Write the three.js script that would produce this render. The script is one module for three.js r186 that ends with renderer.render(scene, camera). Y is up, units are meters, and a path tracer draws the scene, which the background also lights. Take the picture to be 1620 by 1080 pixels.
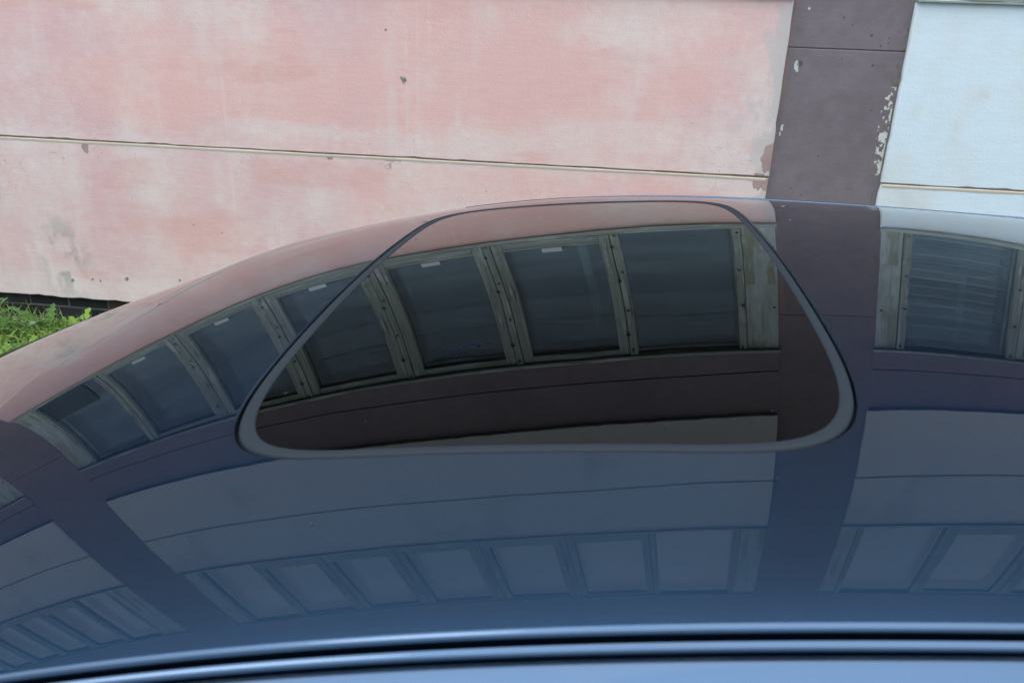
import * as THREE from 'three';
import { mergeGeometries, mergeVertices } from 'three/addons/utils/BufferGeometryUtils.js';
import { RoundedBoxGeometry } from 'three/addons/geometries/RoundedBoxGeometry.js';
import { Brush, Evaluator, SUBTRACTION } from 'three-bvh-csg';

// ------------------------------------------------------------------ camera, sky, light
const scene = new THREE.Scene();
const EYE = 1.70;                                    // metres above the ground under the car
const camera = new THREE.PerspectiveCamera(2 * Math.atan(540 / 1343.14) * 180 / Math.PI, 1024 / 682, 0.05, 900);
camera.rotation.order = 'YXZ';
camera.rotation.set(-0.393408, 0.10647, 0.031432);
camera.position.set(0, EYE, 0);
camera.focus = 2.2; camera.userData.fStop = 13;
scene.add(camera);

let seed = 7;
const rnd = () => { seed = (seed * 1664525 + 1013904223) >>> 0; return seed / 4294967296; };
const rr = (a, b) => a + (b - a) * rnd();
const lerp = (a, b, t) => a + (b - a) * t;
const clamp = (x, a = 0, b = 1) => Math.min(b, Math.max(a, x));
const sst = (a, b, x) => { const t = clamp((x - a) / (b - a)); return t * t * (3 - 2 * t); };
function hash(x, y, s) { let h = (x * 374761393 + y * 668265263 + s * 1442695041) | 0; h = Math.imul(h ^ (h >>> 13), 1274126177); h ^= h >>> 16; return (h >>> 0) / 4294967296; }
function vnoise(x, y, s = 0) {
  const xi = Math.floor(x), yi = Math.floor(y), fx = x - xi, fy = y - yi, ux = fx * fx * (3 - 2 * fx), uy = fy * fy * (3 - 2 * fy);
  return lerp(lerp(hash(xi, yi, s), hash(xi + 1, yi, s), ux), lerp(hash(xi, yi + 1, s), hash(xi + 1, yi + 1, s), ux), uy);
}
function fbm(x, y, s = 0, o = 4) { let a = 0, w = 0.5, t = 0; for (let i = 0; i < o; i++) { a += w * vnoise(x, y, s + i * 17); t += w; x *= 2.03; y *= 2.03; w *= 0.5; } return a / t; }

// an overcast sky: brightest overhead, with soft broad clouds
{
  const w = 256, h = 128, data = new Float32Array(w * h * 4);
  for (let j = 0; j < h; j++) for (let i = 0; i < w; i++) {
    const el = ((j + 0.5) / h - 0.5) * Math.PI, az = i / w * 2 * Math.PI;
    const s = Math.max(0, Math.sin(el));
    const ca = Math.cos(az), sa = Math.sin(az), k = 1.6 / (0.35 + s);
    const cl = fbm(ca * k * 1.1 + 9, sa * k * 1.1 + 9, 3, 4);
    const L = 3.1 * (1 + 2.2 * s) / 3.2 * (0.88 + 0.24 * cl);
    const b = 1 - 0.35 * sst(0.35, 0.65, cl);       // thin spots let some blue through
    const q = (j * w + i) * 4;
    data[q] = L * (1 - 0.20 * b); data[q + 1] = L * (1 - 0.05 * b); data[q + 2] = L * (1 + 0.11 * b); data[q + 3] = 1;
  }
  const sky = new THREE.DataTexture(data, w, h, THREE.RGBAFormat, THREE.FloatType);
  sky.mapping = THREE.EquirectangularReflectionMapping; sky.magFilter = sky.minFilter = THREE.LinearFilter; sky.needsUpdate = true;
  scene.background = sky; scene.environment = sky;
}
const sun = new THREE.DirectionalLight(new THREE.Color(1, 0.96, 0.9), 0.6);
sun.position.set(-7, 19, 1); sun.target.position.set(0, 1, -3); sun.castShadow = true; sun.shadow.radius = 40;
Object.assign(sun.shadow.camera, { left: -14, right: 14, top: 14, bottom: -14, near: 0.5, far: 60 }); sun.shadow.mapSize.set(2048, 2048);
scene.add(sun, sun.target);
const renderer = new THREE.WebGLRenderer();
renderer.toneMapping = THREE.LinearToneMapping;
renderer.toneMappingExposure = 1.14;
renderer.shadowMap.enabled = true;

// ------------------------------------------------------------------ helpers
const used = {};
const numbered = (n) => { const k = used[n] = (used[n] ?? -1) + 1; return k ? n + '_' + String(k).padStart(3, '0') : n; };
function mesh(name, geo, mat, parent) { const m = new THREE.Mesh(geo, mat); m.name = name; m.castShadow = m.receiveShadow = true; parent.add(m); return m; }
function struct(name, geo, mat) { const m = mesh(numbered(name), geo, mat, scene); m.userData.kind = 'structure'; return m; }
function thing(name, label, category, pos, group) { const g = new THREE.Group(); g.name = numbered(name); g.position.set(...pos); g.userData = { label, category }; if (group) g.userData.group = group; scene.add(g); return g; }
const lin = (r, g, b) => new THREE.Color().setRGB(r, g, b);
const toS = (v) => { v = clamp(v); return 255 * (v <= 0.0031308 ? v * 12.92 : 1.055 * Math.pow(v, 1 / 2.4) - 0.055); };
// colour texture from fn(u metres, v metres) -> linear [r,g,b]; spans su x sv metres
function colourTex(w, h, su, sv, fn) {
  const d = new Uint8Array(w * h * 4);
  for (let j = 0; j < h; j++) for (let i = 0; i < w; i++) { const c = fn((i + 0.5) / w * su, (j + 0.5) / h * sv), q = (j * w + i) * 4; d[q] = toS(c[0]); d[q + 1] = toS(c[1]); d[q + 2] = toS(c[2]); d[q + 3] = 255; }
  const t = new THREE.DataTexture(d, w, h); t.colorSpace = THREE.SRGBColorSpace; return fin(t, su, sv);
}
function greyTex(w, h, su, sv, fn) {
  const d = new Uint8Array(w * h * 4);
  for (let j = 0; j < h; j++) for (let i = 0; i < w; i++) { const c = 255 * clamp(fn((i + 0.5) / w * su, (j + 0.5) / h * sv)), q = (j * w + i) * 4; d[q] = d[q + 1] = d[q + 2] = c; d[q + 3] = 255; }
  return fin(new THREE.DataTexture(d, w, h), su, sv);
}
function fin(t, su, sv) { t.magFilter = THREE.LinearFilter; t.minFilter = THREE.LinearMipmapLinearFilter; t.generateMipmaps = true; t.wrapS = t.wrapT = THREE.RepeatWrapping; t.repeat.set(1 / su, 1 / sv); t.needsUpdate = true; return t; }
const mix3 = (a, b, t) => [lerp(a[0], b[0], t), lerp(a[1], b[1], t), lerp(a[2], b[2], t)];
const mul3 = (a, k) => [a[0] * k, a[1] * k, a[2] * k];
// uv in metres by the way a face points; grain runs along `axis`
function boxUV(g, axis = 'y', ox = 0, oy = 0) {
  const p = g.attributes.position, n = g.attributes.normal, uv = new Float32Array(p.count * 2);
  for (let i = 0; i < p.count; i++) {
    const P = [p.getX(i), p.getY(i), p.getZ(i)], N = [Math.abs(n.getX(i)), Math.abs(n.getY(i)), Math.abs(n.getZ(i))];
    const m = N[0] > N[1] && N[0] > N[2] ? 0 : N[1] > N[2] ? 1 : 2;
    let a, b; if (m === 2) { a = P[0]; b = P[1]; } else if (m === 0) { a = P[2]; b = P[1]; } else { a = P[0]; b = P[2]; }
    if (axis === 'x' && m !== 0) [a, b] = [b, a];
    if (axis === 'y' && m === 1) { /* end grain */ }
    uv[i * 2] = a + ox; uv[i * 2 + 1] = b + oy;
  }
  g.setAttribute('uv', new THREE.BufferAttribute(uv, 2)); return g;
}
function bar(x0, x1, y0, y1, z0, z1, axis = 'y', rad = 0.004) {
  const w = x1 - x0, h = y1 - y0, d = z1 - z0; const r = Math.min(rad, w * 0.45, h * 0.45, d * 0.45);
  const g = new RoundedBoxGeometry(w, h, d, 1, r); const ox = rr(0, 3), oy = rr(0, 3);
  g.translate((x0 + x1) / 2, (y0 + y1) / 2, (z0 + z1) / 2); return boxUV(g, axis, ox, oy);
}
function plainBox(x0, x1, y0, y1, z0, z1) { const g = new THREE.BoxGeometry(x1 - x0, y1 - y0, z1 - z0); g.translate((x0 + x1) / 2, (y0 + y1) / 2, (z0 + z1) / 2); return boxUV(g); }
const merge = (l) => mergeGeometries(l.map((g) => { const q = g.index ? g.toNonIndexed() : g; for (const k of Object.keys(q.attributes)) if (!['position', 'normal', 'uv'].includes(k)) q.deleteAttribute(k); return q; }));

// ------------------------------------------------------------------ ground
const dc = 0.882;
function groundY(d) {                                // the yard falls gently towards the wall
  let y = -0.0445 * (clamp(d, -9, 2.7) - dc);
  return y + (-0.255 - (-0.0445 * (2.7 - dc))) * sst(2.7, 4.25, d);
}
{
  const ds = [-400, -150, -60, -25, -9]; for (let d = -8; d <= 2.6; d += 0.5) ds.push(d); for (let d = 2.7; d < 4.4; d += 0.1) ds.push(d); ds.push(5, 12, 40, 150, 400);
  const xs = [-400, -120, -40, -15, -8, -4, 0, 4, 8, 15, 40, 120, 400], pos = [], uv = [], idx = [];
  for (const d of ds) for (const x of xs) { pos.push(x, groundY(d) - 0.004, -d); uv.push(x, d); }
  const nx = xs.length; for (let j = 0; j + 1 < ds.length; j++) for (let i = 0; i + 1 < nx; i++) { const a = j * nx + i; idx.push(a, a + 1, a + nx, a + 1, a + nx + 1, a + nx); }
  const g = new THREE.BufferGeometry(); g.setAttribute('position', new THREE.Float32BufferAttribute(pos, 3)); g.setAttribute('uv', new THREE.Float32BufferAttribute(uv, 2)); g.setIndex(idx); g.computeVertexNormals();
  const soil = colourTex(512, 512, 3, 3, (u, v) => { const t = (a) => a / 3; const per = (f, s) => fbmT(u, v, 3, f, s); const n = per(5, 1), m = per(24, 5), g2 = per(60, 8); let c = mix3([0.075, 0.055, 0.035], [0.14, 0.11, 0.075], n); c = mix3(c, [0.05, 0.085, 0.022], sst(0.45, 0.65, m)); return mul3(c, 0.7 + 0.6 * g2); });
  struct('ground', g, new THREE.MeshStandardMaterial({ map: soil, roughness: 1 }));
  // the paved yard that the car stands on
  const pos2 = [], uv2 = [], idx2 = []; const d2 = []; for (let d = -60; d < -9; d += 8) d2.push(d); for (let d = -9; d <= 2.4; d += 0.6) d2.push(d);
  const x2 = [-80, -30, -10, 0, 10, 30, 80];
  d2.forEach((d) => x2.forEach((x) => { pos2.push(x, groundY(d), -d); uv2.push(x, d); }));
  for (let j = 0; j + 1 < d2.length; j++) for (let i = 0; i < 6; i++) { const a = j * 7 + i; idx2.push(a, a + 1, a + 7, a + 1, a + 8, a + 7); }
  const g2 = new THREE.BufferGeometry(); g2.setAttribute('position', new THREE.Float32BufferAttribute(pos2, 3)); g2.setAttribute('uv', new THREE.Float32BufferAttribute(uv2, 2)); g2.setIndex(idx2); g2.computeVertexNormals();
  const asph = colourTex(512, 512, 4, 4, (u, v) => { const n = fbmT(u, v, 4, 4, 2), m = fbmT(u, v, 4, 90, 6); return mul3([0.075, 0.074, 0.072], 0.65 + 0.4 * n + 0.5 * m); });
  struct('road', g2, new THREE.MeshStandardMaterial({ map: asph, roughness: 0.95 }));
}
function fbmT(u, v, per, f, s) {                     // tiling noise: period `per` metres, f cells per period
  let a = 0, w = 0.5, t = 0, c = f; const x = u / per, y = v / per;
  for (let i = 0; i < 4; i++) { const X = x * c, Y = y * c, xi = Math.floor(X), yi = Math.floor(Y), fx = X - xi, fy = Y - yi, ux = fx * fx * (3 - 2 * fx), uy = fy * fy * (3 - 2 * fy); const q = (i2, j2) => hash(((i2 % c) + c) % c, ((j2 % c) + c) % c, s + i * 13); a += w * lerp(lerp(q(xi, yi), q(xi + 1, yi), ux), lerp(q(xi, yi + 1), q(xi + 1, yi + 1), ux), uy); t += w; w *= 0.5; c *= 2; }
  return a / t;
}

// ------------------------------------------------------------------ building
// local frame: x along the wall, y = height above the yard, z towards the car
const WD = 4.43647, WPHI = 0.012311, BASE = -0.30;
const hall = thing('workshop_building', 'long two storey panel building with faded pink wall, plum pilasters and ribbon windows', 'building', [WD * Math.sin(WPHI), BASE, -WD * Math.cos(WPHI)]);
hall.rotation.y = -WPHI;
const Y = (y) => y - BASE;                            // world height -> local
const QL = -5.69, QR = -4.865, PL = 0.761, PR = 1.304, RR = 6.93, RR2 = 7.5, LL = -11.31, LL2 = -11.9;
const yB = -0.093, yJ = 0.8536, yS = 1.72, yT = 3.092, yA = 3.5, yJ2 = 4.068, yS2 = 4.652, yT2 = 5.85, yTop = 7.05;

// pink paint, weathered: chalky where it has worn off, along the joint above all
const pinkW = PL - QR, pinkH = yS - yB;
const marks = [ // x, y, rx, ry, strength of the pale wear
  [-1.75, 0.97, 0.42, 0.05, 0.9], [-0.75, 0.95, 0.5, 0.07, 0.7], [-2.6, 1.6, 0.35, 0.14, 0.55], [-0.25, 1.02, 0.5, 0.09, 0.6], [0.35, 1.0, 0.3, 0.1, 0.5], [-2.05, 1.55, 0.22, 0.2, 0.4],
  [-1.62, 0.55, 0.16, 0.13, 0.75], [-0.95, 0.52, 0.2, 0.1, 0.6], [-3.4, -0.02, 0.6, 0.1, 0.6], [-2.2, 0.05, 0.4, 0.22, 0.4], [-2.6, 0.5, 0.12, 0.3, 0.45], [-3.25, 1.25, 0.1, 0.35, 0.35], [-1.2, 0.3, 0.3, 0.15, 0.4], [0.68, 1.3, 0.1, 0.5, 0.55], [-2.05, 0.08, 0.14, 0.12, 0.7],
  [-3.62, 0.62, 0.16, 0.2, 0.4], [-2.85, 1.42, 0.12, 0.16, 0.5], [-0.1, 1.5, 0.3, 0.1, 0.3],
];
const pinkCol = (u, v) => {
  const x = u + QR, y = v + yB;
  const big = fbm(x * 0.9 + 31, y * 1.1 + 7, 11, 4), streak = fbm(x * 4.2, y * 0.9 + 3, 21, 4), mid = fbm(x * 3.1 + 5, y * 3.1, 31, 5), fine = fbm(x * 26, y * 26, 41, 3);
  let f = 0.8 * (big - 0.5) + 0.55 * (streak - 0.5) + 0.6 * (mid - 0.5) + 0.35 * (fine - 0.5) + 0.06;
  const dj = y - yJ - 0.02 * (streak - 0.5);
  f += dj > 0 ? 0.42 * Math.exp(-dj / 0.075) : 0.26 * Math.exp(dj / 0.05);
  f += 0.22 * Math.exp(-(y - yB) / 0.09);
  if (y < yJ) f += 0.19;
  for (const [mx, my, a, b, s] of marks) { const q = ((x - mx) / a) ** 2 + ((y - my) / b) ** 2; if (q < 5) f += s * 0.5 * Math.exp(-q * (0.6 + 0.9 * mid)); }
  f = sst(-0.08, 0.66, f);
  const hueN = fbm(x * 1.3 + 60, y * 1.7 + 2, 51, 3);
  let paint = mix3([0.71, 0.445, 0.425], [0.775, 0.462, 0.41], sst(0.35, 0.65, hueN + 0.06 * (x + 1.5)));
  const pale = mix3([0.75, 0.64, 0.575], [0.80, 0.71, 0.63], fbm(x * 6, y * 6, 61, 2));
  let c = mix3(paint, pale, 0.66 * f);
  // fine drips of lime, and hairline cracks that start at the joint
  const drip = sst(0.74, 0.86, vnoise(x * 34, y * 0.7 + 3, 63) * (0.7 + 0.5 * vnoise(x * 9, y * 3, 64))); c = mix3(c, [0.76, 0.67, 0.62], 0.2 * drip * sst(0.45, 0.7, streak + 0.05));
  const cr = Math.abs(fbm(x * 5 + 11, y * 7, 66, 4) - 0.5), nearJ = Math.exp(-Math.abs(y - yJ + 0.06) / 0.10); if (cr < 0.006 * nearJ * sst(0.5, 0.62, fbm(x * 1.7, y * 2, 67, 2))) c = mul3(c, 0.66);
  // grey mould on the lower left and single dark specks
  const mould = Math.exp(-(((x + 3.2) / 0.14) ** 2 + ((y - 0.16) / 0.22) ** 2)) * sst(0.42, 0.62, fbm(x * 14, y * 9, 71, 4));
  const mould2 = Math.exp(-(((x + 3.72) / 0.16) ** 2 + ((y - 0.5) / 0.45) ** 2)) * sst(0.45, 0.7, fbm(x * 8, y * 5, 77, 4));
  c = mix3(c, [0.30, 0.27, 0.25], clamp(0.75 * mould + 0.4 * mould2));
  const rub = sst(0.62, 0.8, fbm(x * 2.2 + 90, y * 7 + 4, 93, 4)); c = mix3(c, [0.70, 0.36, 0.30], 0.35 * rub);
  const grain = hash(Math.floor(x * 420), Math.floor(y * 420), 5), brush = vnoise(x * 14, y * 260, 6);
  c = mul3(c, 0.90 + 0.10 * grain + 0.07 * brush);
  if (hash(Math.floor(x * 55), Math.floor(y * 55), 15) > 0.9997) { const ex = x * 55 % 1, ey = y * 55 % 1; if (Math.hypot((ex + 1) % 1 - 0.5, (ey + 1) % 1 - 0.5) < 0.28) c = mul3(c, 0.55); }
  // worn, dirty strip at the right-hand edge
  const e = PL - x, ed = 0.5 * Math.exp(-e / 0.07) + sst(0.55, 0.7, fbm(x * 18, y * 10, 81, 4) + 0.32 * Math.exp(-e / 0.08)) * 0.5;
  c = mix3(c, [0.52, 0.47, 0.44], clamp(ed) * sst(0.35, 0.02, e));
  // places where the coat has come off down to brown render
  for (const [mx, my, a, b] of [[0.752, 0.955, 0.045, 0.075], [0.728, 0.828, 0.06, 0.04], [-2.96, 0.815, 0.018, 0.03], [-1.55, 0.832, 0.02, 0.013], [-1.2, 0.838, 0.04, 0.008]]) {
    const q = ((x - mx) / a) ** 2 + ((y - my) / b) ** 2 + 2.2 * (fbm(x * 55, y * 38, 91, 4) - 0.5); if (q < 1) c = mul3([0.36, 0.25, 0.22], 0.8 + 0.4 * fine);
  }
  for (const [mx, my, r] of [[-1.13, 1.25, 0.016], [-1.145, 1.262, 0.008], [-3.18, 0.02, 0.012], [-3.05, 0.035, 0.008], [-2.83, 0.055, 0.012], [-1.22, 1.49, 0.007], [-3.0, 0.03, 0.006], [-2.5, 0.07, 0.009]]) {
    const q = Math.hypot(x - mx, y - my) / r + 0.9 * (fbm(x * 160, y * 160, 95, 2) - 0.5); if (q < 1) c = mix3([0.20, 0.185, 0.165], c, sst(0.5, 1, q) * 0.5);
  }
  return c;
};
const pinkMap = colourTex(2048, 660, pinkW, pinkH, pinkCol);
const plasterBump = greyTex(1024, 1024, 2, 2, (u, v) => 0.6 * fbmT(u, v, 2, 240, 3) + 0.3 * fbmT(u, v * 3, 6, 120, 8) + 0.1 * fbmT(u, v, 2, 12, 14));
const M = {};
M.pink = new THREE.MeshStandardMaterial({ map: pinkMap, bumpMap: plasterBump, bumpScale: 0.0012, roughness: 0.95 });
const whiteCol = (base, worn, sd) => (u, v) => {
  const n = fbmT(u, v, 3, 4, sd), s = fbmT(u * 4, v * 0.7, 3, 3, sd + 9), m = fbmT(u, v, 3, 30, sd + 4), g = hash(Math.floor(u * 420), Math.floor(v * 420), sd);
  let c = mix3(base, worn, sst(0.5, 0.72, 0.5 * n + 0.35 * s + 0.2 * m)); c = mix3(c, mul3(worn, 0.7), 0.2 * sst(0.66, 0.8, 0.6 * m + 0.5 * n));
  if (hash(Math.floor(u * 40), Math.floor(v * 40), sd + 2) > 0.9985 && Math.hypot((u * 40) % 1 - 0.5, (v * 40) % 1 - 0.5) < 0.25) c = mul3(c, 0.5);
  return mul3(c, 0.94 + 0.04 * g + 0.06 * vnoise(u * 14, v * 260, sd));
};
M.white = new THREE.MeshStandardMaterial({ map: colourTex(1024, 1024, 3, 3, whiteCol([0.665, 0.74, 0.77], [0.66, 0.68, 0.65], 201)), bumpMap: plasterBump, bumpScale: 0.0012, roughness: 0.95 });
M.cream = new THREE.MeshStandardMaterial({ map: colourTex(512, 512, 3, 3, whiteCol([0.50, 0.49, 0.475], [0.44, 0.425, 0.40], 231)), bumpMap: plasterBump, bumpScale: 0.0012, roughness: 0.95 });
// plum paint: world x,y known for the near pilaster so that its chips lie where they are
const plumCol = (chips) => (u, v) => {
  const n = fbmT(u, v, 2, 5, 301), m = fbmT(u, v, 2, 40, 311);
  let c = mix3([0.158, 0.122, 0.131], [0.196, 0.158, 0.164], n); c = mul3(c, 0.86 + 0.28 * m);
  if (hash(Math.floor(u * 90), Math.floor(v * 90), 21) > 0.996) { const r = Math.hypot((u * 90) % 1 - 0.5, (v * 90) % 1 - 0.5); if (r < 0.34) c = mul3(c, 0.4); }
  return c;
};
M.plum = new THREE.MeshStandardMaterial({ map: colourTex(512, 512, 2, 2, plumCol()), bumpMap: plasterBump, bumpScale: 0.0012, roughness: 0.85 });
const pilW = PR - PL, pilH = 3.0;
M.plumNear = new THREE.MeshStandardMaterial({
  map: colourTex(512, 2048, pilW, pilH, (u, v) => {
    const x = u + PL, y = v + yB; let c = plumCol()(u, v);
    const e = PR - x, zone = sst(0.86, 0.98, y) * sst(1.34, 1.24, y);
    const chip = fbm(x * 60, y * 46, 331, 3) + 0.3 * Math.exp(-e / 0.035) - 0.13;
    if (e < 0.055) { const k = chip + 0.06 * zone; if (zone > 0.15 && k > 0.62 && e > 0.005) c = mul3([0.60, 0.57, 0.50], 0.8 + 0.4 * fbm(x * 60, y * 60, 5, 2)); else if (k > 0.56 + 0.1 * (1 - zone) && e < 0.045) c = mul3([0.15, 0.135, 0.11], 0.7 + 0.6 * fbm(x * 50, y * 50, 8, 3)); }
    const l = x - PL; if (l < 0.03) c = mix3(c, [0.25, 0.16, 0.135], 0.7 * sst(0.03, 0.01, l) * sst(0.3, 0.6, fbm(x * 20, y * 6, 341, 3)));
    for (const [mx, my, a, b] of [[0.815, 1.40, 0.010, 0.022], [0.822, 1.375, 0.006, 0.010], [0.835, 1.655, 0.006, 0.006], [0.79, 1.10, 0.007, 0.018], [0.785, 1.07, 0.006, 0.01]]) if (((x - mx) / a) ** 2 + ((y - my) / b) ** 2 + 1.6 * (fbm(x * 90, y * 90, 351, 2) - 0.5) < 1) c = [0.55, 0.52, 0.47];
    for (const [mx, my, r] of [[0.83, 1.405, 0.014], [1.0, 1.62, 0.005], [1.14, 1.545, 0.007], [1.19, 1.50, 0.005], [1.17, 1.41, 0.006]]) if (Math.hypot(x - mx, y - my) < r) c = mul3(c, 0.5);
    return c;
  }), bumpMap: plasterBump, bumpScale: 0.0015, roughness: 0.85,
});
const woodMap = colourTex(512, 1024, 0.5, 2, (u, v) => {
  const g = fbm(u * 190, v * 2.2, 401, 4), w = fbm(u * 22 + 3, v * 1.1, 411, 3), p = fbm(u * 28, v * 9, 421, 4);
  let c = mix3([0.25, 0.28, 0.245], [0.38, 0.41, 0.365], w); c = mul3(c, 0.55 + 0.64 * g);
  c = mix3(c, [0.22, 0.19, 0.13], 0.5 * sst(0.6, 0.74, p)); c = mix3(c, [0.5, 0.52, 0.48], 0.5 * sst(0.64, 0.75, fbm(u * 30, v * 5, 431, 3)));
  if (vnoise(u * 210, v * 3, 441) > 0.86) c = mul3(c, 0.45); return c;
});
const woodBump = greyTex(512, 512, 0.5, 2, (u, v) => fbm(u * 190, v * 2.2, 401, 4));
M.wood = new THREE.MeshStandardMaterial({ map: woodMap, bumpMap: woodBump, bumpScale: 0.004, roughness: 0.9 });
M.board = new THREE.MeshStandardMaterial({ map: colourTex(256, 512, 0.6, 1.4, (u, v) => { const n = fbm(u * 14, v * 6, 451, 5), m = fbm(u * 60, v * 12, 461, 3), s = fbm(u * 26, v * 1.6, 471, 3); let c = mix3([0.30, 0.33, 0.30], [0.42, 0.46, 0.44], n); c = mix3(c, [0.24, 0.235, 0.16], 0.85 * sst(0.5, 0.66, 0.6 * s + 0.4 * n)); return mul3(c, 0.8 + 0.4 * m); }), bumpMap: woodBump, bumpScale: 0.003, roughness: 0.9 });
M.pane = new THREE.MeshPhysicalMaterial({ color: lin(0.72, 0.84, 0.86), transmission: 1, thickness: 0, roughness: 0.0, ior: 2.2 });   // both faces of a thin pane together
M.sticker = new THREE.MeshStandardMaterial({ color: lin(0.55, 0.57, 0.55), roughness: 0.9 });
M.bolt = new THREE.MeshStandardMaterial({ color: lin(0.03, 0.028, 0.026), roughness: 0.7, metalness: 0.3 });
M.room = new THREE.MeshStandardMaterial({ color: lin(0.25, 0.28, 0.30), roughness: 1 });
M.putty = new THREE.MeshStandardMaterial({ color: lin(0.60, 0.51, 0.405), roughness: 1 });
M.jointDark = new THREE.MeshStandardMaterial({ color: lin(0.26, 0.18, 0.13), roughness: 1 });
M.metalSill = new THREE.MeshStandardMaterial({ color: lin(0.10, 0.12, 0.16), roughness: 0.5, metalness: 0.5 });
M.blind = new THREE.MeshStandardMaterial({ color: lin(0.26, 0.29, 0.30), roughness: 0.7 });
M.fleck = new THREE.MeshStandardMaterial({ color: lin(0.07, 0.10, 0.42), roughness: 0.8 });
M.paintedReflection = new THREE.MeshStandardMaterial({ color: lin(0.03, 0.042, 0.04), roughness: 0.6 });
M.concrete = new THREE.MeshStandardMaterial({ map: colourTex(256, 256, 2, 2, (u, v) => mul3([0.3, 0.29, 0.28], 0.7 + 0.6 * fbmT(u, v, 2, 12, 481))), roughness: 1 });

// a concrete panel: chamfered, with slightly uneven edges; uv are metres from (ux, uy)
function panelGeo(x0, x1, y0, y1, z0, z1, ux, uy, rough = 0.0022) {
  const pts = [], st = 0.045; const s = Math.floor(rr(0, 900));
  const jit = (t, k) => rough * 2 * (fbm(t * 9, k * 7.3 + s, 500, 3) - 0.5) + (fbm(t * 30, k * 3.1 + s, 510, 2) > 0.7 ? rough * 1.1 : 0);
  const nx = Math.max(2, Math.round((x1 - x0) / st)), ny = Math.max(2, Math.round((y1 - y0) / st)), b = 0.005;
  const X0 = x0 + b, X1 = x1 - b, Y0 = y0 + b, Y1 = y1 - b;
  for (let i = 0; i < nx; i++) pts.push(new THREE.Vector2(lerp(X0, X1, i / nx), Y0 + jit(i / nx * (x1 - x0), 1)));
  for (let i = 0; i < ny; i++) pts.push(new THREE.Vector2(X1 - jit(i / ny * (y1 - y0), 2), lerp(Y0, Y1, i / ny)));
  for (let i = 0; i < nx; i++) pts.push(new THREE.Vector2(lerp(X1, X0, i / nx), Y1 - jit(i / nx * (x1 - x0), 3)));
  for (let i = 0; i < ny; i++) pts.push(new THREE.Vector2(X0 + jit(i / ny * (y1 - y0), 4), lerp(Y1, Y0, i / ny)));
  const g = new THREE.ExtrudeGeometry(new THREE.Shape(pts), { depth: z1 - z0 - b, bevelEnabled: true, bevelThickness: b, bevelSize: b, bevelSegments: 2, steps: 1 });
  g.translate(0, 0, z0); boxUV(g, 'y', -ux, -uy); return g;
}
const panel = (x0, x1, y0, y1, z0, z1, mat, ux = 0, uy = 0, rough) => mesh('wall_panel', panelGeo(x0, x1, Y(y0), Y(y1), z0, z1, ux, Y(uy), rough), mat, hall);

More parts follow.
